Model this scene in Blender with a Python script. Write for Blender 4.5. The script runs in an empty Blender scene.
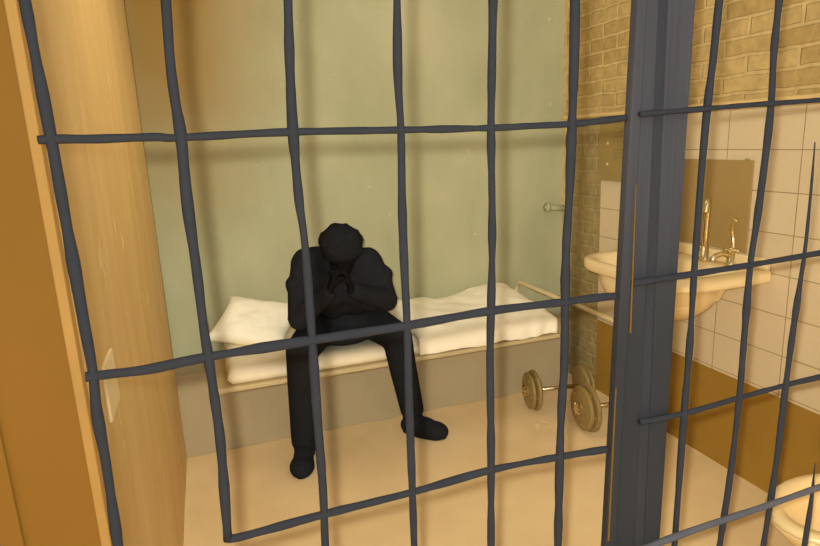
import bpy, bmesh, math, random
from mathutils import Vector, Matrix, noise
random.seed(7)
C = bpy.context.scene.collection
PI = math.pi

# ------------------------------------------------------------------ camera
CAM_H = 1.65
F = 594.19
R = ((0.94406005632956, -0.1112810138340876, 0.3104305816170266),
     (-0.32695608227179207, -0.19305978191286768, 0.925109529122491),
     (-0.04301546592225836, -0.9748561209572484, -0.2186440329020608))
cam_data = bpy.data.cameras.new('camera')
cam = bpy.data.objects.new('camera', cam_data)
C.objects.link(cam)
cam_data.sensor_width = 36.0
cam_data.sensor_fit = 'HORIZONTAL'
cam_data.lens = F * 36.0 / 820.0
cam_data.clip_start = 0.02
m = Matrix.Identity(4)
for i in range(3):
    m[i][0] = R[i][0]
    m[i][1] = -R[i][1]
    m[i][2] = -R[i][2]
m[2][3] = CAM_H
cam.matrix_world = m
bpy.context.scene.camera = cam


def ray(px, py):
    v = (px - 410.0, py - 273.0, F)
    return Vector([sum(R[i][k] * v[k] for k in range(3)) for i in range(3)])


def at(px, py, Y):
    """measured point of the photo on the upright plane at depth Y"""
    d = ray(px, py)
    t = Y / d.y
    return Vector((d.x * t, Y, CAM_H + d.z * t))


# ------------------------------------------------------------------ materials
def lin(c):
    return tuple(((x / 255.0) / 12.92 if x / 255.0 <= 0.04045 else ((x / 255.0 + 0.055) / 1.055) ** 2.4) for x in c)


def new_mat(name):
    mt = bpy.data.materials.new(name)
    mt.use_nodes = True
    nt = mt.node_tree
    b = nt.nodes['Principled BSDF']
    return mt, nt, b


def mat(name, rgb, rough=0.8, metal=0.0, var=0.08, scale=6.0, bump=0.0, bscale=40.0, spec=0.3, stretch=(1, 1, 1), detail=6.0):
    mt, nt, b = new_mat(name)
    c = lin(rgb)
    tc = nt.nodes.new('ShaderNodeTexCoord')
    mp = nt.nodes.new('ShaderNodeMapping')
    mp.inputs['Scale'].default_value = stretch
    nt.links.new(tc.outputs['Object'], mp.inputs['Vector'])
    n = nt.nodes.new('ShaderNodeTexNoise')
    n.inputs['Scale'].default_value = scale
    n.inputs['Detail'].default_value = detail
    nt.links.new(mp.outputs['Vector'], n.inputs['Vector'])
    r = nt.nodes.new('ShaderNodeValToRGB')
    r.color_ramp.elements[0].position = 0.3
    r.color_ramp.elements[1].position = 0.7
    r.color_ramp.elements[0].color = tuple(x * (1 - var) for x in c) + (1,)
    r.color_ramp.elements[1].color = tuple(min(1, x * (1 + var)) for x in c) + (1,)
    nt.links.new(n.outputs['Fac'], r.inputs['Fac'])
    nt.links.new(r.outputs['Color'], b.inputs['Base Color'])
    b.inputs['Roughness'].default_value = rough
    b.inputs['Metallic'].default_value = metal
    b.inputs['Specular IOR Level'].default_value = spec
    if bump > 0:
        n2 = nt.nodes.new('ShaderNodeTexNoise')
        n2.inputs['Scale'].default_value = bscale
        n2.inputs['Detail'].default_value = 5
        nt.links.new(mp.outputs['Vector'], n2.inputs['Vector'])
        bp = nt.nodes.new('ShaderNodeBump')
        bp.inputs['Strength'].default_value = bump
        bp.inputs['Distance'].default_value = 0.01
        nt.links.new(n2.outputs['Fac'], bp.inputs['Height'])
        nt.links.new(bp.outputs['Normal'], b.inputs['Normal'])
    return mt


def stained(name, rgb, rgb2, speck, scale=1.6, stretch=(1, 1, 1), speck_scale=14.0, speck_pos=0.70, rough=0.75, bump=0.25, spec=0.3):
    """painted plaster: two tones in large clouds, scattered pale chips"""
    mt, nt, b = new_mat(name)
    L = nt.links.new
    tc = nt.nodes.new('ShaderNodeTexCoord')
    mp = nt.nodes.new('ShaderNodeMapping')
    mp.inputs['Scale'].default_value = stretch
    L(tc.outputs['Object'], mp.inputs['Vector'])
    n = nt.nodes.new('ShaderNodeTexNoise')
    n.inputs['Scale'].default_value = scale
    n.inputs['Detail'].default_value = 8
    n.inputs['Roughness'].default_value = 0.6
    L(mp.outputs['Vector'], n.inputs['Vector'])
    r = nt.nodes.new('ShaderNodeValToRGB')
    r.color_ramp.elements[0].position = 0.35
    r.color_ramp.elements[1].position = 0.68
    r.color_ramp.elements[0].color = lin(rgb) + (1,)
    r.color_ramp.elements[1].color = lin(rgb2) + (1,)
    L(n.outputs['Fac'], r.inputs['Fac'])
    n2 = nt.nodes.new('ShaderNodeTexNoise')
    n2.inputs['Scale'].default_value = speck_scale
    n2.inputs['Detail'].default_value = 4
    n2.inputs['Roughness'].default_value = 0.7
    L(mp.outputs['Vector'], n2.inputs['Vector'])
    r2 = nt.nodes.new('ShaderNodeValToRGB')
    r2.color_ramp.elements[0].position = speck_pos
    r2.color_ramp.elements[1].position = speck_pos + 0.03
    L(n2.outputs['Fac'], r2.inputs['Fac'])
    mx = nt.nodes.new('ShaderNodeMix')
    mx.data_type = 'RGBA'
    L(r2.outputs['Color'], mx.inputs['Factor'])
    L(r.outputs['Color'], mx.inputs['A'])
    mx.inputs['B'].default_value = lin(speck) + (1,)
    L(mx.outputs['Result'], b.inputs['Base Color'])
    bp = nt.nodes.new('ShaderNodeBump')
    bp.inputs['Strength'].default_value = bump
    bp.inputs['Distance'].default_value = 0.01
    L(n.outputs['Fac'], bp.inputs['Height'])
    L(bp.outputs['Normal'], b.inputs['Normal'])
    b.inputs['Roughness'].default_value = rough
    b.inputs['Specular IOR Level'].default_value = spec
    return mt


def blocks(name, c1, c2, cm, bw, rh, mortar, offset, axis='X', rough=0.8, bump=0.6, off=(0, 0), smooth=0.1, warp=0.0, spec=0.3):
    """bricks or tiles laid on a wall; axis = wall normal"""
    mt, nt, b = new_mat(name)
    L = nt.links.new
    tc = nt.nodes.new('ShaderNodeTexCoord')
    sp = nt.nodes.new('ShaderNodeSeparateXYZ')
    L(tc.outputs['Object'], sp.inputs['Vector'])
    cb = nt.nodes.new('ShaderNodeCombineXYZ')
    au = nt.nodes.new('ShaderNodeMath'); au.operation = 'ADD'; au.inputs[1].default_value = off[0]
    av = nt.nodes.new('ShaderNodeMath'); av.operation = 'ADD'; av.inputs[1].default_value = off[1]
    L(sp.outputs['Y' if axis == 'X' else 'X'], au.inputs[0])
    L(sp.outputs['Z'], av.inputs[0])
    L(au.outputs[0], cb.inputs['X']); L(av.outputs[0], cb.inputs['Y'])
    vec = cb.outputs['Vector']
    if warp > 0:
        wn = nt.nodes.new('ShaderNodeTexNoise'); wn.inputs['Scale'].default_value = 9; wn.inputs['Detail'].default_value = 4
        L(tc.outputs['Object'], wn.inputs['Vector'])
        vm = nt.nodes.new('ShaderNodeVectorMath'); vm.operation = 'MULTIPLY_ADD'
        L(wn.outputs['Color'], vm.inputs[0]); vm.inputs[1].default_value = (warp, warp, 0)
        L(vec, vm.inputs[2]); vec = vm.outputs['Vector']
    br = nt.nodes.new('ShaderNodeTexBrick')
    br.offset = offset
    br.inputs['Scale'].default_value = 1.0
    br.inputs['Brick Width'].default_value = bw
    br.inputs['Row Height'].default_value = rh
    br.inputs['Mortar Size'].default_value = mortar
    br.inputs['Mortar Smooth'].default_value = smooth
    br.inputs['Color1'].default_value = lin(c1) + (1,)
    br.inputs['Color2'].default_value = lin(c2) + (1,)
    br.inputs['Mortar'].default_value = lin(cm) + (1,)
    L(vec, br.inputs['Vector'])
    n = nt.nodes.new('ShaderNodeTexNoise'); n.inputs['Scale'].default_value = 22; n.inputs['Detail'].default_value = 6
    L(tc.outputs['Object'], n.inputs['Vector'])
    mr = nt.nodes.new('ShaderNodeMapRange')
    mr.inputs['To Min'].default_value = 1 - (0.35 if warp else 0.04)
    mr.inputs['To Max'].default_value = 1 + (0.35 if warp else 0.04)
    L(n.outputs['Fac'], mr.inputs['Value'])
    mx = nt.nodes.new('ShaderNodeMix'); mx.data_type = 'RGBA'; mx.blend_type = 'MULTIPLY'
    mx.inputs['Factor'].default_value = 1.0
    L(br.outputs['Color'], mx.inputs['A']); L(mr.outputs['Result'], mx.inputs['B'])
    L(mx.outputs['Result'], b.inputs['Base Color'])
    h = nt.nodes.new('ShaderNodeMath'); h.operation = 'MULTIPLY_ADD'
    L(br.outputs['Fac'], h.inputs[0]); h.inputs[1].default_value = -1.0
    if warp > 0:
        L(n.outputs['Fac'], h.inputs[2])
    else:
        h.inputs[2].default_value = 1.0
    bp = nt.nodes.new('ShaderNodeBump'); bp.inputs['Strength'].default_value = bump; bp.inputs['Distance'].default_value = 0.012 if warp else 0.003
    L(h.outputs[0], bp.inputs['Height'])
    L(bp.outputs['Normal'], b.inputs['Normal'])
    b.inputs['Roughness'].default_value = rough
    b.inputs['Specular IOR Level'].default_value = spec
    return mt


M = {}
YB0 = 3.48
M['back'] = stained('olive_plaster', (162, 160, 120), (184, 179, 138), (210, 203, 164), scale=1.5, stretch=(1, 1, 0.55), speck_scale=26, speck_pos=0.70, bump=0.15)
# amber light and dimming painted into the back wall colour, upper left
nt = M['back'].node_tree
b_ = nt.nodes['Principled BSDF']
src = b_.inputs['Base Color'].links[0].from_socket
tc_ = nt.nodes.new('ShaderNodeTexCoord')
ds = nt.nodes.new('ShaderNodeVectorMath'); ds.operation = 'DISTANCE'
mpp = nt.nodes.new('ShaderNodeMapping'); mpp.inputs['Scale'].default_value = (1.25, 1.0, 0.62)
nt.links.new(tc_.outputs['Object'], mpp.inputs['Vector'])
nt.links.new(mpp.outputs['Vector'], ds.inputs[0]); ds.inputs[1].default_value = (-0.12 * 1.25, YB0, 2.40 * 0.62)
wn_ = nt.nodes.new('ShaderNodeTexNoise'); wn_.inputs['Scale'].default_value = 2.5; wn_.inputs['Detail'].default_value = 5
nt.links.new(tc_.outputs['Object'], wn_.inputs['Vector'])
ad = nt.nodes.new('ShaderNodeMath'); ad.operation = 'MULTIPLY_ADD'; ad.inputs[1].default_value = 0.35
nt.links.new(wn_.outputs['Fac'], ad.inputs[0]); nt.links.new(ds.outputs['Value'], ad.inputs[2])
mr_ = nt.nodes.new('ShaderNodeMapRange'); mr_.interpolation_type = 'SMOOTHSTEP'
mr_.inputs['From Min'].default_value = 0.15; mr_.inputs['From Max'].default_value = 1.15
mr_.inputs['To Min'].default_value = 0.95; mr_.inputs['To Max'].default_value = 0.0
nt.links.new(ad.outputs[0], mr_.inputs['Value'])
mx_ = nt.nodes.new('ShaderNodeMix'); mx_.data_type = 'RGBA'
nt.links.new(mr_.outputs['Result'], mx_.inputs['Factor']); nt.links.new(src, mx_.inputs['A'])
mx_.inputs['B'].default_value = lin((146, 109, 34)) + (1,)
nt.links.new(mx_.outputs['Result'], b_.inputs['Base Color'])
M['pier'] = stained('ochre_plaster', (214, 178, 112), (226, 192, 128), (240, 212, 154), scale=4.0, stretch=(2.2, 2.2, 0.45), speck_scale=9, speck_pos=0.64, bump=0.25)
M['floor'] = stained('concrete_floor', (226, 196, 140), (238, 209, 154), (244, 220, 168), scale=2.2, speck_scale=22, speck_pos=0.76, bump=0.12)
M['ceiling'] = mat('ceiling_paint', (196, 180, 140), var=0.05)
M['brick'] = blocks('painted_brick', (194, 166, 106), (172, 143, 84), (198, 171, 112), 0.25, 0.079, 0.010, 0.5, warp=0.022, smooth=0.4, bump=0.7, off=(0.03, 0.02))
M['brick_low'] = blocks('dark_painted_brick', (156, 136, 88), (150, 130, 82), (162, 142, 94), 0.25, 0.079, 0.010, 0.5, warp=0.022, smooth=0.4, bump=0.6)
M['tile'] = blocks('cream_tile', (212, 191, 150), (208, 187, 146), (160, 132, 88), 0.365, 0.1755, 0.0022, 0.0, rough=0.35, bump=0.5, off=(0.04 + 0.365, 0.036 + 0.1755), spec=0.4)
M['dado'] = mat('brown_dado_paint', (154, 117, 42), rough=0.6, var=0.08, scale=4)
M['ledge'] = mat('cream_ledge', (214, 182, 118), var=0.12, scale=20, bump=0.3)
M['edge'] = mat('broken_plaster_edge', (196, 172, 116), var=0.2, scale=30, bump=0.4)
M['corridor'] = mat('orange_wall_paint', (150, 106, 34), var=0.05, scale=2)
M['jamb'] = mat('ochre_jamb', (196, 152, 82), var=0.06, scale=5)
M['bar'] = mat('dark_grey_bar_paint', (65, 67, 72), rough=0.9, var=0.06, scale=30, spec=0.05)
M['bar_light'] = mat('worn_grey_bar_paint', (104, 105, 110), rough=0.85, var=0.08, scale=30, spec=0.05)
M['post'] = mat('dark_grey_post_paint', (70, 71, 75), rough=0.9, var=0.05, scale=12, spec=0.05, stretch=(6, 1, 0.3))
M['post_face'] = mat('streaked_grey_post_paint', (86, 86, 90), rough=0.9, var=0.10, scale=10, spec=0.05, stretch=(8, 1, 0.25))
M['strip'] = mat('ochre_gap_strip', (150, 108, 36), rough=0.9, var=0.1, spec=0.05)
nt = M['post_face'].node_tree      # grey gets paler towards the top
b_ = nt.nodes['Principled BSDF']
src = b_.inputs['Base Color'].links[0].from_socket
tc_ = nt.nodes.new('ShaderNodeTexCoord'); sx_ = nt.nodes.new('ShaderNodeSeparateXYZ')
nt.links.new(tc_.outputs['Object'], sx_.inputs['Vector'])
mr_ = nt.nodes.new('ShaderNodeMapRange'); mr_.interpolation_type = 'SMOOTHSTEP'
mr_.inputs['From Min'].default_value = 1.15; mr_.inputs['From Max'].default_value = 1.62
nt.links.new(sx_.outputs['Z'], mr_.inputs['Value'])
mx_ = nt.nodes.new('ShaderNodeMix'); mx_.data_type = 'RGBA'
nt.links.new(mr_.outputs['Result'], mx_.inputs['Factor']); nt.links.new(src, mx_.inputs['B'])
mx_.inputs['A'].default_value = lin((67, 68, 70)) + (1,)
nt.links.new(mx_.outputs['Result'], b_.inputs['Base Color'])
M['black'] = mat('black_cloth', (38, 39, 41), rough=1.0, var=0.08, scale=25, spec=0.0)
M['black_shoe'] = mat('black_leather', (36, 37, 39), rough=0.9, var=0.05, spec=0.02)
M['black_hair'] = mat('black_hair', (35, 36, 37), rough=1.0, var=0.15, scale=60, spec=0.0, bump=0.4)
M['skin'] = mat('near_black_skin', (27, 25, 25), rough=1.0, var=0.04, spec=0.0)  # near black so face and hands merge with the silhouette
M['linen'] = mat('cream_linen', (252, 243, 212), rough=0.9, var=0.02, scale=8, bump=0.15, bscale=14, spec=0.1)
M['sheet'] = mat('cream_mattress', (246, 232, 196), rough=0.9, var=0.04, scale=10, bump=0.2, bscale=18, spec=0.1)
M['bedpaint'] = mat('tan_bed_paint', (200, 178, 130), rough=0.6, var=0.05)
M['plinth'] = mat('tan_plinth', (166, 149, 112), rough=0.7, var=0.06, scale=3)
M['tube'] = mat('cream_tube_paint', (216, 196, 146), rough=0.45, var=0.03, spec=0.5)
M['pipe'] = mat('cream_pipe_paint', (206, 182, 128), rough=0.5, var=0.04, spec=0.4)
M['ceramic'] = mat('cream_ceramic', (240, 214, 156), rough=0.25, var=0.02, spec=0.5)
M['chrome'] = mat('chrome', (226, 208, 160), rough=0.18, metal=1.0, var=0.02)
M['iron'] = mat('painted_iron_plate', (146, 122, 70), rough=0.5, var=0.08, scale=30, spec=0.4)
M['mirror'] = mat('dim_mirror_glass', (160, 132, 78), rough=0.16, var=0.03, spec=0.5)
M['panel'] = mat('dark_olive_panel', (150, 128, 72), rough=0.7, var=0.06)
M['paper'] = mat('cream_paper', (214, 190, 136), rough=0.9, var=0.04)
M['plate'] = mat('pale_plastic', (240, 216, 164), rough=0.5, var=0.02)
M['lamp'] = mat('lamp_housing', (200, 190, 170), rough=0.5)


# ------------------------------------------------------------------ mesh helpers
def obj(name, bm, material, parent=None, smooth=False, bevel=0.0, sub=0):
    me = bpy.data.meshes.new(name)
    bmesh.ops.recalc_face_normals(bm, faces=bm.faces)
    bm.to_mesh(me)
    bm.free()
    if smooth:
        for p in me.polygons:
            p.use_smooth = True
    if material:
        me.materials.append(material)
    o = bpy.data.objects.new(name, me)
    C.objects.link(o)
    if parent:
        o.parent = parent
        o.matrix_parent_inverse = Matrix.Translation(-Vector(parent.location)) if parent.type == 'EMPTY' else Matrix.Identity(4)
    if bevel:
        md = o.modifiers.new('bevel', 'BEVEL'); md.width = bevel; md.segments = 2; md.limit_method = 'ANGLE'
    if sub:
        md = o.modifiers.new('subsurf', 'SUBSURF'); md.levels = sub; md.render_levels = sub
    return o


def tag(o, label=None, cat=None, group=None, kind=None):
    if label: o['label'] = label
    if cat: o['category'] = cat
    if group: o['group'] = group
    if kind: o['kind'] = kind
    return o


def thing(name, label, cat, loc, group=None):
    o = bpy.data.objects.new(name, None)
    o.empty_display_size = 0.1
    C.objects.link(o)
    o.location = loc
    return tag(o, label, cat, group)


def add_box(bm, x0, x1, y0, y1, z0, z1):
    vs = [bm.verts.new((x, y, z)) for x in (x0, x1) for y in (y0, y1) for z in (z0, z1)]
    for f in ((0, 1, 3, 2), (4, 6, 7, 5), (0, 4, 5, 1), (2, 3, 7, 6), (0, 2, 6, 4), (1, 5, 7, 3)):
        bm.faces.new([vs[i] for i in f])
    return vs


def box(*a):
    bm = bmesh.new()
    add_box(bm, *a)
    return bm


def prism(bm, poly, y0, y1):
    """poly: list of (x,z); extruded between y0 and y1"""
    a = [bm.verts.new((x, y0, z)) for x, z in poly]
    b = [bm.verts.new((x, y1, z)) for x, z in poly]
    n = len(poly)
    bm.faces.new(a)
    bm.faces.new(b[::-1])
    for i in range(n):
        bm.faces.new((a[i], a[(i + 1) % n], b[(i + 1) % n], b[i]))


def add_tube(bm, pts, radii, seg=10, caps=True, closed=False):
    pts = [Vector(p) for p in pts]
    if not hasattr(radii, '__len__'):
        radii = [radii] * len(pts)
    n = len(pts)
    rings = []
    up = None
    for i, p in enumerate(pts):
        if closed:
            t = (pts[(i + 1) % n] - pts[i - 1]).normalized()
        else:
            t = (pts[min(i + 1, n - 1)] - pts[max(i - 1, 0)]).normalized()
        if up is None:
            up = Vector((0, 0, 1)) if abs(t.z) < 0.9 else Vector((1, 0, 0))
        u = (up - t * up.dot(t)).normalized()
        up = u
        v = t.cross(u)
        rings.append([bm.verts.new(p + (u * math.cos(2 * PI * k / seg) + v * math.sin(2 * PI * k / seg)) * radii[i]) for k in range(seg)])
    rng = range(n) if closed else range(n - 1)
    for i in rng:
        a, b = rings[i], rings[(i + 1) % n]
        for k in range(seg):
            bm.faces.new((a[k], a[(k + 1) % seg], b[(k + 1) % seg], b[k]))
    if caps and not closed:
        bm.faces.new(rings[0][::-1])
        bm.faces.new(rings[-1])


def tube(pts, radii, seg=10, **k):
    bm = bmesh.new()
    add_tube(bm, pts, radii, seg, **k)
    return bm


def smooth_path(pts, n=6):
    """Catmull-Rom through the points"""
    pts = [Vector(p) for p in pts]
    out = []
    for i in range(len(pts) - 1):
        p0 = pts[max(i - 1, 0)]; p1 = pts[i]; p2 = pts[i + 1]; p3 = pts[min(i + 2, len(pts) - 1)]
        for k in range(n):
            t = k / n
            out.append(0.5 * ((2 * p1) + (p2 - p0) * t + (2 * p0 - 5 * p1 + 4 * p2 - p3) * t * t + (3 * p1 - p0 - 3 * p2 + p3) * t ** 3))
    out.append(pts[-1])
    return out


def loft(bm, rings, cap0=True, cap1=True):
    vr = [[bm.verts.new(p) for p in r] for r in rings]
    n = len(vr[0])
    for a, b in zip(vr, vr[1:]):
        for k in range(n):
            bm.faces.new((a[k], a[(k + 1) % n], b[(k + 1) % n], b[k]))
    if cap0: bm.faces.new(vr[0][::-1])
    if cap1: bm.faces.new(vr[-1])
    return vr


# ------------------------------------------------------------------ the setting
XL, XR, YB, YN = -0.256, 2.28, 3.48, 0.95
ZC = 2.75


def struct(name, bm, m, bevel=0.0):
    o = obj(name, bm, m, bevel=bevel)
    o['kind'] = 'structure'
    return o


struct('floor', box(-2.4, 3.2, -2.2, 3.7, -0.1, 0.0), M['floor'])
struct('ceiling', box(-2.4, 3.2, 0.9, 3.7, ZC, ZC + 0.1), M['ceiling'])
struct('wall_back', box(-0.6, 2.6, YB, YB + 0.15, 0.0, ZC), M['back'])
struct('wall_left', box(XL - 0.25, XL, 1.225, 3.205, 0.0, ZC), M['pier'])
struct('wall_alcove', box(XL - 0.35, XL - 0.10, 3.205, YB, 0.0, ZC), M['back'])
# right wall in its bands
struct('wall_right_brick', box(XR, XR + 0.2, YN, YB, 1.75, ZC), M['brick'])
struct('wall_right_tile', box(XR, XR + 0.2, YN, 3.07, 0.477, 1.75), M['tile'])
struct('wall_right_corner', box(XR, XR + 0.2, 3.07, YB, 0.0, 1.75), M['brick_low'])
struct('wall_right_base', box(XR, XR + 0.2, YN, 3.07, 0.0, 0.477), M['dado'])
struct('trim_1', box(XR - 0.022, XR, YN, YB, 1.735, 1.757), M['ledge'], bevel=0.006)
# ragged plaster edge in the far corner
bm = bmesh.new()
zs = [i * 0.02 for i in range(int(ZC / 0.02) + 1)]
prev = None
for z in zs:
    w = 0.035 + 0.03 * noise.noise(Vector((0.3, 1.7, z * 7))) + 0.018 * noise.noise(Vector((0.3, 5.7, z * 24)))
    cur = [bm.verts.new((XR - 0.004, YB - w, z)), bm.verts.new((XR - 0.004, YB, z)), bm.verts.new((XR, YB - w, z)), bm.verts.new((XR, YB, z))]
    if prev:
        bm.faces.new((prev[0], prev[1], cur[1], cur[0]))
        bm.faces.new((prev[0], cur[0], cur[2], prev[2]))
    prev = cur
struct('trim_2', bm, M['edge'])
# corridor side
struct('wall_corridor', box(-2.4, -0.274, 1.195, 1.45, 0.0, ZC), M['corridor'])
struct('trim_3', box(-0.274, XL, 1.19, 1.225, 0.0, ZC), M['jamb'], bevel=0.003)
struct('trim_4', box(-2.4, -0.400, 1.185, 1.195, 0.0, ZC), M['corridor'], bevel=0.004)

# ------------------------------------------------------------------ bars
YG = 1.0


def bar(name, px, r, parent, material=None, y=YG, ext_top=0, ext_bot=0, seg=10, n=5, taper=0, to_wall=False):
    pts = [at(a, b, y) for a, b in px]
    def run_on(p, q, z):
        d = (q - p).normalized()
        end = q + d * ((z - q.z) / d.z)
        k = max(1, round((end - q).length / 0.12))
        return [q.lerp(end, (i + 1) / k) for i in range(k)]
    if ext_top:
        pts = run_on(pts[1], pts[0], ext_top)[::-1] + pts
    if 0 <= ext_bot < 5:
        pts = pts + run_on(pts[-2], pts[-1], ext_bot)
    if to_wall:
        p, q = pts[-2], pts[-1]
        d = (q - p).normalized()
        end = q + d * ((XR - 0.001 - q.x) / d.x)
        pts = pts + [q.lerp(end, (i + 1) / 5) for i in range(5)]
    path = smooth_path(pts, n)
    rr = []
    s = random.random() * 50
    for i, p in enumerate(path):
        tp = min(1.0, 0.18 + (i / (len(path) - 1)) / taper) if taper else 1.0
        rr.append(r * tp * (0.92 + 0.28 * noise.noise(Vector((s, p.x * 18, p.z * 18)))))
    return obj(name, tube(path, rr, seg), material or M['bar'], parent, smooth=True)


grille = thing('bar_grille', 'large dark grey barred grille left of the steel post, in front of seated person', 'bar grille', at(300, 400, YG) * 1.0)
grille.location = (0.35, YG, 0.0)
NB = 99  # no extension below
V = [
    ([(25, 2), (37, 65), (51, 138), (62, 200), (75, 272), (84, 323), (93, 373), (97, 414), (106, 463), (118, 546)], 0.0090, 2.74, 0),
    ([(166, 2), (170, 60), (175, 100), (181, 137), (187, 200), (197, 273), (203, 323), (208, 355), (216, 408), (221, 448), (228, 540)], 0.0088, 2.74, NB),
    ([(288, 2), (290, 70), (293, 131), (299, 200), (305, 245), (312, 338), (317, 413), (323, 490), (325, 540)], 0.0086, 2.74, 0),
    ([(397, 2), (398, 80), (401, 131), (402, 200), (404, 260), (407, 325), (409, 400), (412, 480), (414, 540)], 0.0082, 2.74, 0),
    ([(493, 2), (492, 60), (491, 131), (492, 200), (492, 260), (491, 310), (490, 360), (491, 440), (491, 540)], 0.0084, 2.74, 0),
    ([(575, 2), (574, 60), (572, 125), (569, 200), (566, 250), (565, 302), (564, 370), (562, 400), (560, 450), (558, 540)], 0.0092, 2.74, 0),
]
for px, r, et, eb in V:
    bar('vertical_bar', px, r, grille, ext_top=et, ext_bot=eb)
Hs = [
    ([(38, 140), (60, 139), (95, 139), (155, 137), (170, 138), (210, 136), (290, 132), (400, 130), (491, 128), (530, 126), (573, 124), (600, 121), (626, 118)], 0.0068),
    ([(86, 377), (110, 374), (150, 369), (207, 357), (300, 342), (405, 326), (490, 311), (565, 302), (585, 299), (616, 296)], 0.0094),
    ([(228, 539), (240, 537), (270, 529), (325, 514), (413, 492), (491, 470), (559, 457), (608, 449)], 0.0080),
]
for px, r in Hs:
    bar('cross_bar', px, r, grille, ext_bot=NB)

gate = thing('bar_grille', 'dark grey barred grille right of the steel post, in front of the sink', 'bar grille', (1.25, YG, 0.0))
V2 = [
    ([(719, 2), (713, 60), (707, 110), (700, 190), (694, 275), (690, 340), (684, 414), (675, 538)], 0.0078, 2.74, 0),
    ([(779, 2), (774, 50), (771, 105), (765, 160), (757, 220), (750, 268), (744, 340), (739, 400), (731, 470), (722, 530)], 0.0080, 2.74, 0),
    ([(815, 142), (811, 190), (805, 250), (799, 290), (791, 345), (784, 400), (776, 465), (764, 542)], 0.0078, 0, 0),
    ([(815, 463), (813, 485), (810, 510), (805, 542)], 0.0070, 0, 0),
]
for i, (px, r, et, eb) in enumerate(V2):
    o = bar('vertical_bar', px, r, gate, ext_top=et, ext_bot=eb, taper=0.35 if i >= 2 else 0)   # the short ones run out to a point
H2 = [
    ([(640, 114), (690, 110), (750, 105), (820, 100), (860, 96)], 0.0062, None, YG - 0.012),
    ([(632, 283), (680, 276), (750, 265), (820, 253), (860, 246)], 0.0078, None, YG),
    ([(640, 422), (686, 413), (742, 397), (790, 384), (820, 377), (860, 366)], 0.0072, None, YG),
    ([(600, 565), (650, 546), (700, 528), (760, 508), (820, 487), (860, 473)], 0.0085, 'bar_light', YG - 0.02),
]
for px, r, mm, y in H2:
    o = bar('cross_bar', px, r, gate, M[mm] if mm else None, y=y, ext_bot=NB, to_wall=True)
    if mm: o['label'] = 'lighter worn grey bottom rail'

# steel post: flange faces with a recessed web, and the door stile beside it
def slab(bm, tl, tr, br, bl, y0, y1):
    """upright member measured at its four corners, run on to floor and up past the frame"""
    a, b, c, d = [at(q[0], q[1], y0) for q in (tl, tr, br, bl)]
    def ext(p, q, z):
        t = (z - p.z) / (q.z - p.z)
        return (p.x + (q.x - p.x) * t, z)
    prism(bm, [ext(a, d, 2.745), ext(b, c, 2.745), ext(b, c, 0.0), ext(a, d, 0.0)], y0, y1)

post = thing('steel_post', 'thick dark grey steel post standing upright between the two barred grilles', 'post', (0.88, YG, 0.0))
bm = bmesh.new(); slab(bm, (647, 0), (659, 0), (635, 542), (614, 542), YG + 0.012, YG + 0.06)
obj('flange', bm, M['post_face'], post, bevel=0.003)
bm = bmesh.new(); slab(bm, (669, 0), (696, 0), (660, 542), (645, 542), YG + 0.012, YG + 0.06)
obj('flange', bm, M['post_face'], post, bevel=0.003)
bm = bmesh.new(); slab(bm, (657, 0), (670, 0), (646, 542), (632, 542), YG + 0.016, YG + 0.05)
obj('web', bm, M['post'], post)
stile = thing('gate_stile', 'narrow dark grey steel stile on left side of thick steel post', 'gate stile', (0.79, YG, 0.0))
bm = bmesh.new(); slab(bm, (638, 0), (648, 0), (616, 542), (606, 542), YG - 0.004, YG + 0.010)
obj('stile_bar', bm, M['post_face'], stile, bevel=0.002)


def strip(p0, p1, w, y):  # ochre strips added for the background seen through the stile gaps
    bm = bmesh.new()
    a, b = at(p0[0], p0[1], y), at(p1[0], p1[1], y)
    prism(bm, [(a.x - w * 0.35, a.z), (a.x + w * 0.35, a.z), (b.x + w, b.z), (b.x - w * 0.3, b.z)], y - 0.0006, y + 0.0004)
    o = obj('gap_strip', bm, M['strip'], stile)
    o['label'] = 'thin ochre strip standing in for an open gap'


strip((636, 184), (630, 333), 0.0028, YG - 0.005)
strip((616, 388), (608, 541), 0.0032, YG - 0.005)

# ------------------------------------------------------------------ bed
ZF0, ZF1 = 0.475, 0.502     # frame
ZM = 0.60                  # mattress top
BX0, BX1, BY0, BY1 = -0.06, 1.88, 2.87, 3.45
bed = thing('bed', 'low tan cell bed with cream tubular ends along the back wall', 'bed', (0.92, 3.2, 0.0))
bm = bmesh.new()
add_box(bm, BX0, BX1, BY0, BY1, ZF0, ZF1)
obj('bed_frame', bm, M['bedpaint'], bed, bevel=0.008)
obj('plinth', box(XL - 0.05, 2.12, 3.215, BY1, 0.0, ZF0), M['plinth'], bed, bevel=0.004)


def bed_end(x, ztop, y0, y1):
    r = 0.06
    pts = [(x, y1, ZF0 - 0.02), (x, y1, ztop - r)]
    for k in range(1, 6):
        a = k / 5 * PI / 2
        pts.append((x, y1 - r + r * math.cos(a), ztop - r + r * math.sin(a)))
    for k in range(0, 6):
        a = k / 5 * PI / 2
        pts.append((x, y0 + r - r * math.sin(a), ztop - r + r * math.cos(a)))
    pts.append((x, y0, ZF0 - 0.02))
    return tube(pts, 0.014, 10)


obj('end_rail', bed_end(BX1 + 0.017, 0.70, BY0 - 0.02, BY1 - 0.02), M['tube'], bed, smooth=True)
obj('end_rail', bed_end(BX0 - 0.018, 0.74, BY0 + 0.03, BY1 - 0.02), M['tube'], bed, smooth=True)


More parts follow.
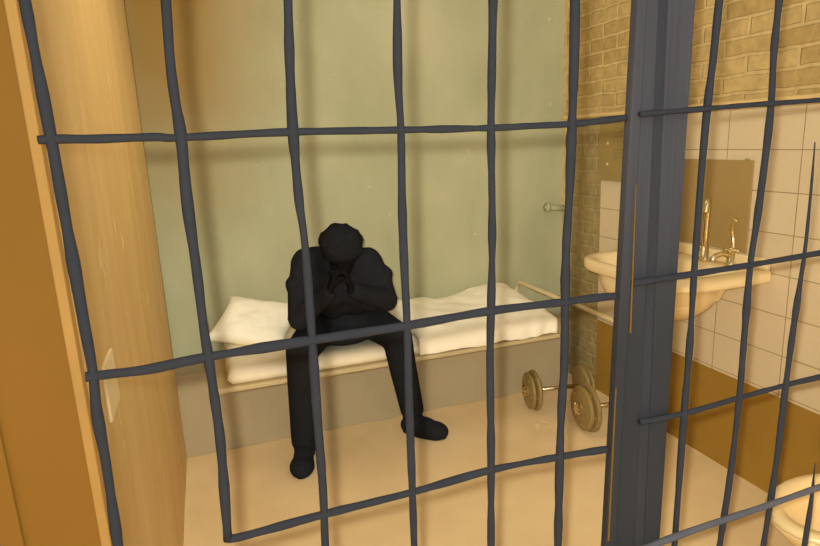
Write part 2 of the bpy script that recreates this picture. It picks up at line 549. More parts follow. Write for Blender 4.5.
def soft_slab(x0, x1, y0, y1, z0, ztop, nx, ny, edge, lump, seed, zfun=None):
    """closed padded slab: rounded rim, rumpled upper face"""
    bm = bmesh.new()
    top = {}
    bot = {}
    for i in range(nx + 1):
        for j in range(ny + 1):
            u, v = i / nx, j / ny
            x = x0 + (x1 - x0) * u; y = y0 + (y1 - y0) * v
            d = min(u * (x1 - x0), (1 - u) * (x1 - x0), v * (y1 - y0), (1 - v) * (y1 - y0))
            k = min(1.0, d / edge)
            rim = math.sqrt(max(0.0, 1 - (1 - k) ** 2))
            zt = ztop if zfun is None else zfun(x, y)
            w = lump * (noise.noise(Vector((x * 5 + seed, y * 8, seed))) + 0.6 * noise.noise(Vector((x * 11 + seed, y * 22 + x * 6, 3 + seed))))
            zmid = z0 + (zt - z0) * 0.42
            jx = 0.008 * noise.noise(Vector((x * 9, y * 9, seed + 5)))
            top[i, j] = bm.verts.new((x + jx, y + jx, zmid + (zt - zmid) * rim + w * rim))
            if 0 < i < nx and 0 < j < ny:
                bot[i, j] = bm.verts.new((x, y, zmid - (zmid - z0) * rim))
            else:
                bot[i, j] = top[i, j]
    for i in range(nx):
        for j in range(ny):
            bm.faces.new((top[i, j], top[i + 1, j], top[i + 1, j + 1], top[i, j + 1]))
            q = [bot[i, j], bot[i, j + 1], bot[i + 1, j + 1], bot[i + 1, j]]
            if len(set(q)) == 4 and not all(a is b for a, b in zip(q, (top[i, j], top[i, j + 1], top[i + 1, j + 1], top[i + 1, j]))):
                bm.faces.new(q)
    return bm


o = obj('mattress', soft_slab(0.0, 1.86, 2.875, 3.44, ZF1, ZM, 90, 30, 0.045, 0.010, 2.0), M['sheet'], smooth=True)
tag(o, 'thin cream mattress lying on the low tan bed frame', 'mattress')


bm = bmesh.new()
NU, NV = 60, 44
prof = [(3.435, ZM + 0.006), (3.43, ZM + 0.055), (3.38, ZM + 0.078), (3.25, ZM + 0.075), (3.08, ZM + 0.06), (2.95, ZM + 0.048), (2.89, ZM + 0.036), (2.855, ZM + 0.004), (2.85, ZM - 0.05), (2.853, ZM - 0.078)]
pp_ = smooth_path([(0, y, z) for y, z in prof], 5)
gv = {}
for i in range(NU + 1):
    u = i / NU
    for j in range(NV + 1):
        q = pp_[round(j / NV * (len(pp_) - 1))]
        x = 0.99 + 0.845 * u
        e = min(u / 0.05, (1 - u) / 0.09, 1.0)
        e = math.sqrt(max(0.0, 1 - (1 - e) ** 2))
        hump = 0.035 * math.exp(-((x - 1.66) / 0.15) ** 2) + 0.012 * math.exp(-((x - 1.10) / 0.12) ** 2) - 0.012 * math.exp(-((x - 1.35) / 0.15) ** 2)
        top = max(0.0, q.z - ZM - 0.004)
        fold = 0.013 * noise.noise(Vector((x * 5, q.y * 9 + x * 4, 2.0))) + 0.008 * noise.noise(Vector((x * 12, q.y * 26 + x * 9, 7.0)))
        k = min(1.0, top / 0.03)
        z = (q.z if q.z < ZM + 0.004 else ZM + 0.004 + (top + (hump * min(1, (q.y - 2.85) / 0.4) + fold) * k) * (0.10 + 0.90 * e))
        hem = 0.016 * noise.noise(Vector((x * 7, 1.0, 1.0))) + 0.008 * noise.noise(Vector((x * 19, 1.0, 4.0)))
        if q.z < ZM + 0.004 and q.y < 3.0:
            z += hem * min(1.0, (ZM - q.z) / 0.06)
        gv[i, j] = bm.verts.new((x + 0.01 * noise.noise(Vector((q.y * 8, u, 3.0))), q.y - (0.010 * noise.noise(Vector((x * 14, q.z * 6, 5.0))) + 0.004 if q.y < 2.88 else 0), z))
for i in range(NU):
    for j in range(NV):
        bm.faces.new((gv[i, j], gv[i + 1, j], gv[i + 1, j + 1], gv[i, j + 1]))
o = obj('blanket', bm, M['linen'], smooth=True)
md = o.modifiers.new('thickness', 'SOLIDIFY'); md.thickness = 0.006; md.offset = 1.0
tag(o, 'rumpled cream folded blanket on the bed to the right of the seated person', 'blanket')

# pillow leaning on the wall at the left end
bm = bmesh.new()
NXP, NYP = 26, 20
W2, H2_, T2 = 0.21, 0.155, 0.062
tp, bt = {}, {}
for i in range(NXP + 1):
    for j in range(NYP + 1):
        u, v = i / NXP * 2 - 1, j / NYP * 2 - 1
        k = (max(0, 1 - u ** 4) * max(0, 1 - v ** 4)) ** 0.5
        pin = 1 - 0.10 * (1 - abs(v) ** 2) * abs(u) ** 3
        pin2 = 1 - 0.10 * (1 - abs(u) ** 2) * abs(v) ** 3
        x, z = u * W2 * pin, v * H2_ * pin2
        w = (0.016 * noise.noise(Vector((u * 2.2 + 4, v * 2.2, 1.0))) + 0.010 * noise.noise(Vector((u * 6 + v * 3, v * 5, 6.0)))) * k
        tp[i, j] = bm.verts.new((x, -T2 * k + w, z))
        bt[i, j] = bm.verts.new((x, T2 * k + w, z)) if k > 1e-6 else tp[i, j]
for i in range(NXP):
    for j in range(NYP):
        bm.faces.new((tp[i, j], tp[i + 1, j], tp[i + 1, j + 1], tp[i, j + 1]))
        q = [bt[i, j], bt[i, j + 1], bt[i + 1, j + 1], bt[i + 1, j]]
        if len(set(q)) == 4:
            try: bm.faces.new(q)
            except ValueError: pass
PM = Matrix.Translation((0.185, 3.285, 0.696)) @ Matrix.Rotation(math.radians(-50), 4, 'X') @ Matrix.Rotation(math.radians(15), 4, 'Y') @ Matrix(((1, 0, 0.30, 0), (0, 1, 0, 0), (-0.06, 0, 1, 0), (0, 0, 0, 1)))
bmesh.ops.transform(bm, matrix=PM, verts=bm.verts)
o = obj('pillow', bm, M['linen'], smooth=True)
tag(o, 'crumpled cream pillow propped at the left end of the bed', 'pillow')

# ------------------------------------------------------------------ person
def capsule(bm, a, b, ra, rb, seg=16):
    a, b = Vector(a), Vector(b)
    add_ball(bm, a, (ra,) * 3, seg=seg)
    add_ball(bm, b, (rb,) * 3, seg=seg)
    add_tube(bm, [a, b], [ra, rb], seg)


def add_ball(bm, c, r, rot=None, seg=16):
    mtx = Matrix.Translation(Vector(c)) @ (rot or Matrix.Identity(4)) @ Matrix.Diagonal((r[0], r[1], r[2], 1.0))
    bmesh.ops.create_uvsphere(bm, u_segments=seg, v_segments=max(8, seg // 2 + 2), radius=1.0, matrix=mtx)


def blend(bm, voxel, smooth_it, factor=0.5):
    """fuse the overlapping volumes into one continuous skin"""
    me = bpy.data.meshes.new('volume')
    bmesh.ops.recalc_face_normals(bm, faces=bm.faces)
    bm.to_mesh(me); bm.free()
    t = bpy.data.objects.new('volume', me)
    C.objects.link(t)
    rm = t.modifiers.new('remesh', 'REMESH'); rm.mode = 'VOXEL'; rm.voxel_size = voxel
    if smooth_it:
        sm = t.modifiers.new('smooth', 'SMOOTH'); sm.iterations = smooth_it; sm.factor = factor
    dg = bpy.context.evaluated_depsgraph_get()
    ev = t.evaluated_get(dg)
    m2 = bpy.data.meshes.new_from_object(ev)
    bpy.data.objects.remove(t)
    bpy.data.meshes.remove(me)
    out = bmesh.new()
    out.from_mesh(m2)
    bpy.data.meshes.remove(m2)
    return out


# joints (metres), taken from the pose in the photo
HIP_L, HIP_R = Vector((0.545, 3.13, 0.70)), Vector((0.755, 3.13, 0.70))
KNEE_L, KNEE_R = at(302, 350, 2.74), at(397, 337, 2.78)
ANK_L, ANK_R = at(304, 440, 2.95), at(412, 409, 2.99)
SH_L, SH_R = at(307, 263, 2.90), at(367, 262, 2.90)
ELB_L, ELB_R = at(300, 318, 2.74), at(386, 300, 2.78)
HEAD = at(341, 252, 2.74)
NECK = at(341, 259, 2.87)
WR_L, WR_R = at(329, 293, 2.63), at(352, 290, 2.63)
PELV = (HIP_L + HIP_R) / 2 + Vector((0, 0.0, 0.02))
CHEST = (SH_L + SH_R) / 2 + Vector((0, 0.04, -0.12))
BELLY = PELV.lerp(CHEST, 0.45) + Vector((0, 0.03, 0))
face_dir = Vector((0, -0.80, -0.60)).normalized()
up_dir = Vector((0, -0.60, 0.80)).normalized()
side = Vector((1, 0, 0))
HR = Matrix((side, -face_dir, up_dir)).transposed().to_4x4()   # local x side, -y face, z crown


def head_pt(x, y, z):
    return HEAD + side * x + face_dir * y + up_dir * z


def build_hand(bm, wrist, center, curl_dir, spread, thumb_dir):
    """palm, four fingers of unequal length with knuckle bends, thumb from the side of the palm"""
    d = (center - wrist).normalized()
    s = (spread - d * spread.dot(d)).normalized()
    n = (curl_dir - d * curl_dir.dot(d) - s * curl_dir.dot(s)).normalized()
    for k in range(4):
        off = (k - 1.5) * 0.019
        a = wrist + s * off * 0.6 + d * 0.012
        b = wrist + s * off + d * 0.088
        capsule(bm, a, b, 0.0145, 0.0115, 10)
    lens = (0.066, 0.078, 0.073, 0.056)
    for k in range(4):
        off = (k - 1.5) * 0.0205
        p = wrist + s * off + d * (0.088 - 0.004 * abs(k - 1.5))
        L = lens[k]
        q1 = p + (d * 0.80 + n * 0.58).normalized() * L * 0.45
        q2 = q1 + (d * 0.35 + n * 0.93).normalized() * L * 0.32
        q3 = q2 + (-d * 0.15 + n).normalized() * L * 0.25
        capsule(bm, p, q1, 0.0098, 0.0088, 10)
        capsule(bm, q1, q2, 0.0088, 0.0080, 10)
        capsule(bm, q2, q3, 0.0080, 0.0072, 10)
    t0 = wrist + s * (-0.026 * thumb_dir) + d * 0.028
    t1 = t0 + (d * 0.72 - s * thumb_dir * 0.62 + n * 0.28).normalized() * 0.036
    t2 = t1 + (d * 0.85 - s * thumb_dir * 0.15 + n * 0.5).normalized() * 0.030
    capsule(bm, t0, t1, 0.0130, 0.0108, 10)
    capsule(bm, t1, t2, 0.0108, 0.0088, 10)


bm = bmesh.new()
# trunk and limbs
add_ball(bm, PELV, (0.155, 0.115, 0.105))
add_ball(bm, BELLY, (0.145, 0.105, 0.15))
add_ball(bm, CHEST, (0.165, 0.11, 0.15))
capsule(bm, SH_L + Vector((0.02, 0.01, 0)), SH_R + Vector((-0.02, 0.01, 0)), 0.06, 0.06)
capsule(bm, NECK + Vector((0, 0.03, -0.02)), HEAD - face_dir * 0.03 - up_dir * 0.05, 0.062, 0.055)
for sh, el, wr in ((SH_L, ELB_L, WR_L), (SH_R, ELB_R, WR_R)):
    capsule(bm, sh, el, 0.050, 0.038)
    capsule(bm, el, wr, 0.040, 0.026)
for hp, kn, an in ((HIP_L, KNEE_L, ANK_L), (HIP_R, KNEE_R, ANK_R)):
    capsule(bm, hp, kn, 0.085, 0.056)
    mid = kn.lerp(an, 0.3) + Vector((0, 0.012, 0))
    capsule(bm, kn, mid, 0.054, 0.052)
    capsule(bm, mid, an, 0.052, 0.034)
TOE_L = Vector((0.318, 2.83, 0.045)); TOE_R = Vector((1.085, 2.89, 0.045))
for an, toe in ((ANK_L, TOE_L), (ANK_R, TOE_R)):
    capsule(bm, Vector((an.x, an.y, 0.055)), toe, 0.036, 0.030)
    capsule(bm, an, Vector((an.x, an.y, 0.055)), 0.034, 0.036)
# head with face
add_ball(bm, HEAD + up_dir * 0.025, (0.078, 0.098, 0.088), HR, 24)
add_ball(bm, head_pt(0, 0.022, -0.045), (0.060, 0.072, 0.075), HR, 20)
add_ball(bm, head_pt(0, 0.060, -0.098), (0.030, 0.026, 0.022), HR)       # chin
capsule(bm, head_pt(0, 0.090, 0.012), head_pt(0, 0.108, -0.030), 0.010, 0.015, 10)   # nose
for s in (-1, 1):
    add_ball(bm, head_pt(s * 0.078, -0.012, -0.010), (0.010, 0.022, 0.032), HR)      # ear
    add_ball(bm, head_pt(s * 0.030, 0.086, 0.014), (0.016, 0.011, 0.010), HR)        # eye
    capsule(bm, head_pt(s * 0.014, 0.092, 0.034), head_pt(s * 0.046, 0.082, 0.034), 0.008, 0.007, 8)  # brow
    capsule(bm, head_pt(0, 0.090, -0.058), head_pt(s * 0.022, 0.082, -0.060), 0.008, 0.006, 8)        # lips
# hands meet in front of the mouth
build_hand(bm, WR_L, WR_L + Vector((0.030, 0.010, 0.085)), Vector((0.75, -0.3, 0.1)), Vector((0, -1, 0.1)), -1)
build_hand(bm, WR_R, WR_R + Vector((-0.030, 0.010, 0.085)), Vector((-0.75, -0.3, 0.1)), Vector((0, -1, 0.1)), -1)
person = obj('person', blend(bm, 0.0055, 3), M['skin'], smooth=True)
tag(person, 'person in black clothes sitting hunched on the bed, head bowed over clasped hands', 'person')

# jacket
bm = bmesh.new()
add_ball(bm, PELV + Vector((0, 0, 0.05)), (0.180, 0.135, 0.125))
add_ball(bm, BELLY, (0.178, 0.135, 0.17))
add_ball(bm, CHEST, (0.190, 0.135, 0.165))
capsule(bm, SH_L + Vector((-0.004, 0.0, -0.01)), SH_R + Vector((0.004, 0.0, -0.01)), 0.080, 0.080)
capsule(bm, SH_L + Vector((0.03, -0.03, -0.10)), SH_R + Vector((-0.03, -0.03, -0.10)), 0.09, 0.09)
capsule(bm, SH_L + Vector((0.01, -0.01, -0.02)), ELB_L + Vector((0.05, 0.09, 0.04)), 0.08, 0.075)
capsule(bm, SH_R + Vector((-0.01, -0.01, -0.02)), ELB_R + Vector((-0.05, 0.09, 0.0)), 0.08, 0.075)
capsule(bm, SH_L + Vector((0.04, 0.01, 0.0)), NECK + Vector((-0.03, 0.03, -0.004)), 0.078, 0.075)
capsule(bm, SH_R + Vector((-0.04, 0.01, 0.0)), NECK + Vector((0.03, 0.03, -0.004)), 0.078, 0.075)
for sh, el, wr, dx in ((SH_L, ELB_L, WR_L, -1), (SH_R, ELB_R, WR_R, 1)):
    mid = sh.lerp(el, 0.5) + Vector((0.012 * dx, 0, 0))
    capsule(bm, sh, mid, 0.078, 0.066)
    capsule(bm, mid, el, 0.066, 0.058)
    capsule(bm, el, el.lerp(wr, 0.93), 0.060, 0.040)
    add_ball(bm, mid + Vector((0.02 * dx, 0, 0.03)), (0.055, 0.06, 0.05))
capsule(bm, BELLY + Vector((-0.06, -0.10, 0.02)), CHEST + Vector((-0.05, -0.10, 0.0)), 0.09, 0.09)
capsule(bm, BELLY + Vector((0.06, -0.10, 0.02)), CHEST + Vector((0.05, -0.10, 0.0)), 0.09, 0.09)
jacket = obj('jacket', blend(bm, 0.010, 5), M['black'], person, smooth=True)
# collar
ring = [NECK + Vector((0.088 * math.cos(a), 0.02 + 0.075 * math.sin(a), 0.02 + 0.02 * math.sin(a))) for a in [k / 24 * 2 * PI for k in range(24)]]
obj('collar', tube(ring, 0.016, 8, closed=True), M['black'], jacket, smooth=True)

# trousers
bm = bmesh.new()
add_ball(bm, PELV + Vector((0, 0.0, -0.005)), (0.178, 0.135, 0.115))
for hp, kn, an in ((HIP_L, KNEE_L, ANK_L), (HIP_R, KNEE_R, ANK_R)):
    capsule(bm, hp + Vector((0, 0, 0.0)), kn, 0.104, 0.079)
    mid = kn.lerp(an, 0.45) + Vector((0, 0.012, 0))
    capsule(bm, kn, mid, 0.079, 0.074)
    capsule(bm, mid, an + Vector((0, 0, 0.0)), 0.074, 0.068)
add_ball(bm, PELV + Vector((0, -0.13, -0.01)), (0.12, 0.10, 0.085))
add_ball(bm, PELV + Vector((-0.03, -0.19, -0.052)), (0.17, 0.09, 0.055))
obj('trousers', blend(bm, 0.010, 4), M['black'], person, smooth=True)


def shoe(an, toe, parent):
    bm = bmesh.new()
    heel = Vector((an.x, an.y, 0.0)); t = Vector((toe.x, toe.y, 0.0))
    d = (t - heel).normalized()
    ang = math.atan2(d.y, d.x)
    rot = Matrix.Rotation(ang, 4, 'Z')
    L = 0.27
    c = heel + d * (L * 0.5 - 0.07)
    add_ball(bm, c + d * 0.07 + Vector((0, 0, 0.036)), (0.084, 0.066, 0.054), rot)
    add_ball(bm, c - d * 0.05 + Vector((0, 0, 0.045)), (0.092, 0.050, 0.060), rot)
    add_ball(bm, c + d * 0.01 + Vector((0, 0, 0.050)), (0.085, 0.053, 0.060), rot)
    capsule(bm, Vector((an.x, an.y, 0.05)), Vector((an.x, an.y, 0.11)), 0.058, 0.056)
    s = obj('shoe', blend(bm, 0.008, 4), M['black_shoe'], parent, smooth=True)
    # sole outline
    bm = bmesh.new()
    n = 28
    out = []
    for k in range(n):
        a = 2 * PI * k / n
        x = math.cos(a) * L * 0.5
        w = 0.053 + 0.008 * math.cos(a)
        y = math.sin(a) * w
        out.append(c + Matrix.Rotation(ang, 3, 'Z') @ Vector((x + 0.006, y, 0)))
    loft(bm, [[p + Vector((0, 0, 0.002)) for p in out], [p + Vector((0, 0, 0.022)) for p in out]])
    obj('sole', bm, M['black_shoe'], s, smooth=False, bevel=0.003)
    return s


shoe(ANK_L, TOE_L, person)
shoe(ANK_R, TOE_R, person)
# hair: short and thick, over crown and back of the head
bm = bmesh.new()
add_ball(bm, HEAD + up_dir * 0.040 - face_dir * 0.012, (0.102, 0.108, 0.090), HR, 24)
add_ball(bm, HEAD - face_dir * 0.045 - up_dir * 0.01, (0.080, 0.065, 0.080), HR, 20)
rng = random.Random(4)
for k in range(46):
    a = rng.uniform(0, 2 * PI); e = rng.uniform(0.0, 1.2)
    v = Vector((math.cos(a) * math.cos(e), math.sin(a) * math.cos(e), math.sin(e)))
    if v.y < -0.75 and v.z < 0.5:
        continue
    p = HEAD + up_dir * 0.040 - face_dir * 0.012 + HR.to_3x3() @ Vector((v.x * 0.096, v.y * 0.102, v.z * 0.082))
    add_ball(bm, p, (0.016, 0.016, 0.013), HR, 8)
obj('hair', blend(bm, 0.007, 2), M['black_hair'], person, smooth=True)

# ------------------------------------------------------------------ sink
SX0, SX1, SY0, SY1, SZ = 1.755, XR - 0.002, 1.865, 2.60, 1.03


def rrect(x0, x1, y0, y1, z, r, n=7):
    """rounded at the room-side corners, squarer at the wall"""
    pts = []
    for (cx, cy, a0, rr) in ((x1, y1, 0, 0.012), (x0, y1, 90, r), (x0, y0, 180, r), (x1, y0, 270, 0.012)):
        sx = -1 if cx == x1 else 1
        sy = -1 if cy == y1 else 1
        for k in range(n):
            a = math.radians(a0 + 90 * k / (n - 1))
            pts.append((cx + sx * rr + rr * math.cos(a), cy + sy * rr + rr * math.sin(a), z))
    return [Vector(p) for p in pts]


sink = thing('sink', 'cream ceramic wall basin under the dark mirror, behind steel post', 'sink', (XR, 2.21, 0.0))
bm = bmesh.new()


def belly(cx, cy, a, b, z):
    """oval with the same vertex order as rrect"""
    out = []
    for a0 in (0, 90, 180, 270):
        for k in range(7):
            t = math.radians(a0 + 90 * k / 6 * 0.97)
            out.append(Vector((cx + a * math.cos(t), cy + b * math.sin(t), z)))
    return out


rings = [belly(2.03, 2.27, 0.08, 0.10, 0.775), belly(2.03, 2.27, 0.15, 0.20, 0.79), belly(2.02, 2.27, 0.21, 0.27, 0.845),
         belly(2.015, 2.265, 0.235, 0.31, 0.91), belly(2.015, 2.255, 0.245, 0.325, SZ - 0.062),
         rrect(SX0 + 0.05, SX1, SY0 + 0.04, SY1 - 0.04, SZ - 0.060, 0.15),
         rrect(SX0 + 0.006, SX1, SY0 + 0.006, SY1 - 0.006, SZ - 0.055, 0.17),
         rrect(SX0, SX1, SY0, SY1, SZ - 0.042, 0.17),
         rrect(SX0, SX1, SY0, SY1, SZ - 0.010, 0.17),
         rrect(SX0 + 0.008, SX1, SY0 + 0.008, SY1 - 0.008, SZ, 0.165),
         rrect(SX0 + 0.035, SX1 - 0.13, SY0 + 0.05, SY1 - 0.05, SZ, 0.14),
         rrect(SX0 + 0.050, SX1 - 0.14, SY0 + 0.065, SY1 - 0.065, SZ - 0.015, 0.13),
         rrect(SX0 + 0.09, SX1 - 0.16, SY0 + 0.11, SY1 - 0.11, SZ - 0.14, 0.11),
         rrect(SX0 + 0.16, SX1 - 0.20, SY0 + 0.18, SY1 - 0.18, SZ - 0.18, 0.08)]
loft(bm, rings)
basin = obj('basin', bm, M['ceramic'], sink, smooth=True)
obj('splashback', box(SX1 - 0.022, SX1, SY0 + 0.01, SY1 - 0.01, SZ - 0.002, SZ + 0.05), M['ceramic'], sink, bevel=0.006)
obj('drain_pipe', tube(smooth_path([(2.03, 2.27, 0.78), (2.03, 2.27, 0.74), (2.06, 2.30, 0.715), (2.14, 2.34, 0.715), (XR, 2.38, 0.72)], 5), 0.016, 12), M['iron'], sink, smooth=True)

# taps stand on the rim: things of their own
tap = thing('tap', 'tall chrome pillar tap with hooked spout on rear rim of the sink', 'tap', (2.205, 2.17, SZ))
bm = bmesh.new()
add_tube(bm, [(2.205, 2.17, SZ), (2.205, 2.17, SZ + 0.012), (2.205, 2.17, SZ + 0.02), (2.205, 2.17, SZ + 0.07)], [0.027, 0.027, 0.019, 0.017], 14)
obj('tap_body', bm, M['chrome'], tap, smooth=True)
obj('spout', tube(smooth_path([(2.205, 2.17, SZ + 0.06), (2.205, 2.17, SZ + 0.18), (2.205, 2.165, SZ + 0.255), (2.19, 2.15, SZ + 0.285), (2.165, 2.135, SZ + 0.28), (2.155, 2.13, SZ + 0.235)], 6), 0.0135, 12), M['chrome'], tap, smooth=True)
bm = bmesh.new()
add_tube(bm, [(2.205, 2.17, SZ + 0.055), (2.205, 2.215, SZ + 0.062)], [0.010, 0.012], 10)
for k in range(4):
    a = k * PI / 2 + 0.4
    add_tube(bm, [(2.205, 2.215, SZ + 0.062), (2.205 + 0.026 * math.cos(a), 2.217, SZ + 0.062 + 0.026 * math.sin(a))], [0.006, 0.007], 8)
obj('tap_handle', bm, M['chrome'], tap, smooth=True)

tap2 = thing('tap', 'low chrome cross handled tap with curved lever, near end of sink', 'tap', (2.205, 2.02, SZ))
bm = bmesh.new()
add_tube(bm, [(2.205, 2.02, SZ), (2.205, 2.02, SZ + 0.012), (2.205, 2.02, SZ + 0.02), (2.205, 2.02, SZ + 0.065)], [0.026, 0.026, 0.018, 0.016], 14)
obj('tap_body', bm, M['chrome'], tap2, smooth=True)
bm = bmesh.new()
for k in range(4):
    a = k * PI / 2 + 0.5
    add_tube(bm, [(2.205, 2.02, SZ + 0.07), (2.205 + 0.034 * math.cos(a), 2.02 + 0.034 * math.sin(a), SZ + 0.074)], [0.008, 0.009], 8)
add_ball(bm, (2.205, 2.02, SZ + 0.075), (0.014, 0.014, 0.012), seg=10)
obj('tap_handle', bm, M['chrome'], tap2, smooth=True)
obj('spout', tube(smooth_path([(2.205, 2.02, SZ + 0.045), (2.16, 2.025, SZ + 0.06), (2.12, 2.03, SZ + 0.05), (2.11, 2.032, SZ + 0.03)], 5), [0.011] * 16, 10), M['chrome'], tap2, smooth=True)
obj('lever', tube(smooth_path([(2.215, 2.02, SZ + 0.075), (2.222, 2.03, SZ + 0.12), (2.215, 2.035, SZ + 0.17), (2.20, 2.00, SZ + 0.215)], 5), [0.009] * 16, 10), M['chrome'], tap2, smooth=True)

# mirror
mir = thing('mirror', 'dark frameless wall mirror above the sink taps', 'mirror', (XR, 2.4, 1.08))
obj('glass', box(XR - 0.008, XR - 0.0005, 2.0, 2.80, 1.085, 1.498), M['mirror'], mir, bevel=0.003)
for y in (2.03, 2.77):
    bm = bmesh.new(); add_box(bm, XR - 0.012, XR - 0.0085, y - 0.012, y + 0.012, 1.488, 1.505)
    obj('clip', bm, M['chrome'], mir)

# dark ribbed panel by the far tiles
pan = thing('wall_panel', 'dark olive ribbed wall panel with two screw heads, left of steel post', 'wall panel', (XR, 2.9, 1.36))
bm = bmesh.new()
add_box(bm, XR - 0.022, XR - 0.001, 2.78, 3.068, 1.362, 1.73)
for k in range(9):
    z = 1.50 + k * 0.024
    add_box(bm, XR - 0.027, XR - 0.022, 2.80, 2.93, z, z + 0.010)
obj('board', bm, M['panel'], pan, bevel=0.002)
for z in (1.46, 1.58):
    bm = bmesh.new(); add_ball(bm, (XR - 0.023, 2.985, z), (0.004, 0.009, 0.009), seg=10)
    obj('screw', bm, M['paper'], pan, smooth=True)

# pipe along the brick corner, stub rail on the back wall
pp = thing('wall_pipe', 'cream painted pipe running low along the dark brick corner', 'pipe', (XR - 0.03, 3.2, 0.52))
obj('pipe', tube([(XR - 0.03, YB - 0.001, 0.53), (XR - 0.03, 3.2, 0.53), (XR - 0.03, 2.80, 0.53)], 0.015, 12), M['pipe'], pp, smooth=True)
for y in (3.3, 2.9):
    bm = bmesh.new(); add_box(bm, XR - 0.03, XR, y - 0.012, y + 0.012, 0.522, 0.538)
    obj('bracket', bm, M['pipe'], pp)
hk = thing('wall_hook', 'small pale pipe stub on back wall near the brick corner', 'pipe stub', (2.2, YB, 1.16))
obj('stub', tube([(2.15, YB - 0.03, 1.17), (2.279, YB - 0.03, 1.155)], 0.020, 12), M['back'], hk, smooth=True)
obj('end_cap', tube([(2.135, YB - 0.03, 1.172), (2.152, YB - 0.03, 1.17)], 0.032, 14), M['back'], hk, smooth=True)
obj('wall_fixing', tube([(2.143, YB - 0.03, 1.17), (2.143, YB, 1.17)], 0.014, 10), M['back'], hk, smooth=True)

# ------------------------------------------------------------------ dumbbells
def dumbbell(label, a, b, r, plates):
    a, b = Vector(a), Vector(b)
    d = (b - a).normalized()
    t = thing('dumbbell', label, 'dumbbell', ((a.x + b.x) / 2, (a.y + b.y) / 2, 0.0), 'dumbbells on the floor by the bed')
    obj('handle_bar', tube([a - d * 0.075, b + d * 0.075], 0.0125, 12), M['chrome'], t, smooth=True)
    for p, s in ((a, -1), (b, 1)):
        off = 0.0
        for k, (rr, th) in enumerate(plates):
            c0 = p + d * s * off; c1 = p + d * s * (off + th)
            prof = [(0.0, rr * 0.55), (0.15, rr * 0.93), (0.3, rr), (0.7, rr), (0.85, rr * 0.93), (1.0, rr * 0.55)]
            bm = bmesh.new()
            add_tube(bm, [c0.lerp(c1, q) for q, _ in prof], [w for _, w in prof], 32)
            # raised hub on the outer face
            add_tube(bm, [c1.lerp(c0, 0.2), c1 + d * s * 0.004], [rr * 0.32, rr * 0.30], 20)
            for h in range(5):
                ang = 2 * PI * h / 5
                u = d.orthogonal().normalized(); v = d.cross(u)
                w = (u * math.cos(ang) + v * math.sin(ang)) * rr * 0.74
                add_tube(bm, [c1 - d * s * 0.006 + w, c1 + d * s * 0.0015 + w], rr * 0.10, 8)
            obj('weight_plate', bm, M['iron'], t, smooth=False, bevel=0.0015)
            off += th + 0.002
        bm = bmesh.new()
        c0 = p + d * s * (off + 0.002); c1 = p + d * s * (off + 0.02)
        add_tube(bm, [c0, c1], 0.026, 12)
        for h in range(6):
            ang = 2 * PI * h / 6
            u = d.orthogonal().normalized(); v = d.cross(u)
            w = u * math.cos(ang) + v * math.sin(ang)
            add_tube(bm, [(c0 + c1) / 2 + w * 0.02, (c0 + c1) / 2 + w * 0.036], [0.008, 0.006], 6)
        obj('lock_nut', bm, M['chrome'], t, smooth=False)


dumbbell('chrome barred dumbbell with round plates, nearest the bed', (1.785, 2.975, 0.123), (2.05, 2.925, 0.123), 0.123, [(0.123, 0.034), (0.112, 0.03)])
dumbbell('chrome barred dumbbell partly hidden behind the steel post', (1.92, 2.62, 0.138), (2.16, 2.59, 0.138), 0.138, [(0.138, 0.036), (0.125, 0.034)])

# scrap of paper
bm = bmesh.new()
base = Vector((1.685, 2.76, 0.003))
prev = None
for k in range(19):
    u = k / 18
    wv = 0.016 * (0.5 + math.sin(u * PI) * 0.7)
    p = base + Vector((-0.045 + 0.09 * u, -0.04 + 0.08 * u + 0.022 * math.sin(u * 5.5), 0.002 + 0.012 * math.sin(u * PI)))
    cur = [bm.verts.new(p + Vector((-wv, wv * 0.5, 0))), bm.verts.new(p + Vector((wv, -wv * 0.5, 0.010 * math.sin(u * PI))))]
    if prev: bm.faces.new((prev[0], prev[1], cur[1], cur[0]))
    prev = cur
o = obj('paper_scrap', bm, M['paper'], smooth=True)
tag(o, 'small curled scrap of pale paper on floor beside dumbbell', 'paper scrap')

# ------------------------------------------------------------------ toilet
TX, TY = 1.89, 1.20
toi = thing('toilet', 'cream ceramic toilet against the right wall, cut by the frame', 'toilet', (TX, TY, 0.0))


def oval(cx, cy, a, b, z, n=32, egg=0.15):
    return [Vector((cx + a * math.cos(2 * PI * k / n) * (1 + egg * (math.cos(2 * PI * k / n) < 0) * 0.6), cy + b * math.sin(2 * PI * k / n), z)) for k in range(n)]


bm = bmesh.new()
loft(bm, [oval(TX + 0.12, TY, 0.20, 0.12, 0.0), oval(TX + 0.12, TY, 0.19, 0.115, 0.05), oval(TX + 0.10, TY, 0.17, 0.11, 0.18),
          oval(TX + 0.04, TY, 0.22, 0.155, 0.30), oval(TX, TY, 0.245, 0.180, 0.37), oval(TX, TY, 0.25, 0.183, 0.385),
          oval(TX, TY, 0.20, 0.14, 0.385), oval(TX, TY, 0.17, 0.12, 0.34), oval(TX + 0.02, TY, 0.08, 0.07, 0.22)])
obj('bowl', bm, M['ceramic'], toi, smooth=True)
bm = bmesh.new()
loft(bm, [oval(TX, TY, 0.20, 0.135, 0.387), oval(TX, TY, 0.252, 0.186, 0.387), oval(TX, TY, 0.256, 0.19, 0.397), oval(TX, TY, 0.245, 0.18, 0.408), oval(TX, TY, 0.205, 0.14, 0.406), oval(TX, TY, 0.20, 0.135, 0.387)], False, False)
obj('seat', bm, M['ceramic'], toi, smooth=True)
obj('cistern', box(2.10, XR - 0.003, TY - 0.20, TY + 0.20, 0.40, 0.76), M['ceramic'], toi, bevel=0.02)
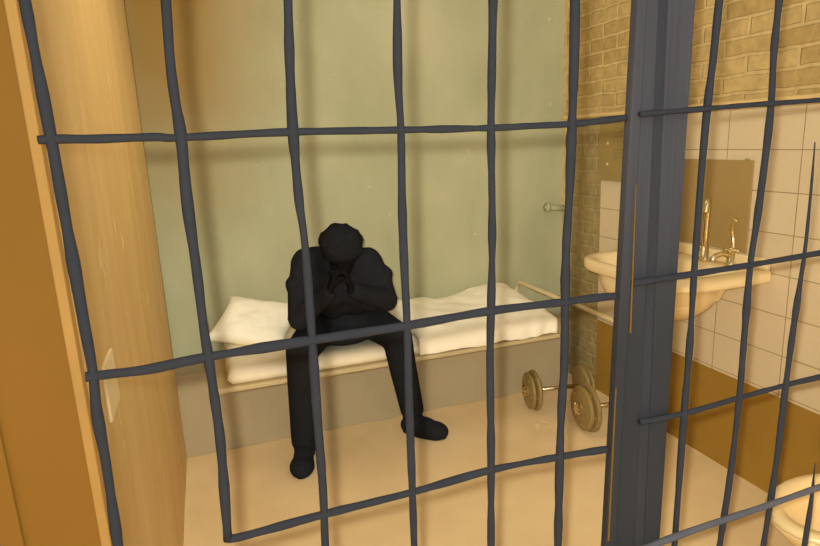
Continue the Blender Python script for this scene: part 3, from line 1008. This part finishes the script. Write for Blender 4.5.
obj('cistern_lid', box(2.085, XR - 0.003, TY - 0.21, TY + 0.21, 0.762, 0.795), M['ceramic'], toi, bevel=0.012)
obj('bowl_neck', box(1.98, XR - 0.003, TY - 0.11, TY + 0.11, 0.20, 0.40), M['ceramic'], toi, bevel=0.03)

# plate on the left pier
pl = thing('wall_plate', 'pale rectangular plate on the left wall beside leftmost bar', 'wall plate', (XL, 1.42, 1.15))
obj('plate', box(XL - 0.001, XL + 0.008, 1.36, 1.50, 1.07, 1.20), M['plate'], pl, bevel=0.004)

# ------------------------------------------------------------------ light
def area(name, loc, target, size, energy, color, sy=None):
    l = bpy.data.lights.new(name, 'AREA')
    l.energy = energy; l.color = color; l.size = size
    if sy: l.shape = 'RECTANGLE'; l.size_y = sy
    o = bpy.data.objects.new(name, l)
    C.objects.link(o)
    o.location = loc
    o.rotation_euler = (Vector(target) - Vector(loc)).to_track_quat('-Z', 'Y').to_euler()
    return o


def point(name, loc, energy, color, rad):
    l = bpy.data.lights.new(name, 'POINT')
    l.energy = energy; l.color = color; l.shadow_soft_size = rad
    o = bpy.data.objects.new(name, l)
    C.objects.link(o); o.location = loc
    return o


area('ceiling_fill', (1.0, 2.3, ZC - 0.03), (1.0, 2.3, 0), 1.6, 7, (1.0, 0.98, 0.95), 1.4)  # unseen area lamp added for ambient light in the cell
area('corridor_fill', (0.6, -1.2, 2.4), (0.9, 3.2, 0.9), 2.0, 17, (1.0, 0.98, 0.94))  # unseen lamp added as ambient fill from the open side
fl = point('bar_shadow_lamp', Vector((0, 0, CAM_H)) + Vector((-0.036, 0.0, 0.042)), 1.0, (1.0, 0.98, 0.93), 0.019)  # added beside the camera to cast the bars' offset shadows
fl.data.use_nodes = True
fnt = fl.data.node_tree
em = fnt.nodes['Emission']
fo = fnt.nodes.new('ShaderNodeLightFalloff')
fo.inputs['Strength'].default_value = 22.0
fnt.links.new(fo.outputs['Constant'], em.inputs['Strength'])
sp = bpy.data.lights.new('amber_spot', 'SPOT')  # unseen spot added to brighten the top of the left pier
sp.energy = 27; sp.color = (1.0, 0.86, 0.58); sp.spot_size = math.radians(85); sp.spot_blend = 1.0; sp.shadow_soft_size = 0.15
spo = bpy.data.objects.new('amber_spot', sp); C.objects.link(spo)
spo.location = (0.75, 1.9, 2.62)
spo.rotation_euler = (Vector((-0.256, 2.2, 1.9)) - spo.location).to_track_quat('-Z', 'Y').to_euler()
area('orange_glow_left', (-1.2, 0.1, 0.6), (-0.30, 1.3, 0.5), 0.8, 3, (1.0, 0.5, 0.10))  # unseen lamp added for the orange tint at lower left
area('orange_glow_right', (1.9, 0.4, 0.8), (2.28, 1.6, 0.4), 0.6, 3, (1.0, 0.55, 0.12))  # unseen lamp added to tint the lower right wall orange

w = bpy.data.worlds.new('world')
bpy.context.scene.world = w
w.use_nodes = True
bg = w.node_tree.nodes['Background']
bg.inputs['Color'].default_value = (1.0, 0.96, 0.88, 1)
bg.inputs['Strength'].default_value = 0.35

sc = bpy.context.scene
sc.view_settings.view_transform = 'Standard'
sc.view_settings.look = 'None'
sc.view_settings.exposure = 0.0
sc.view_settings.gamma = 1.0
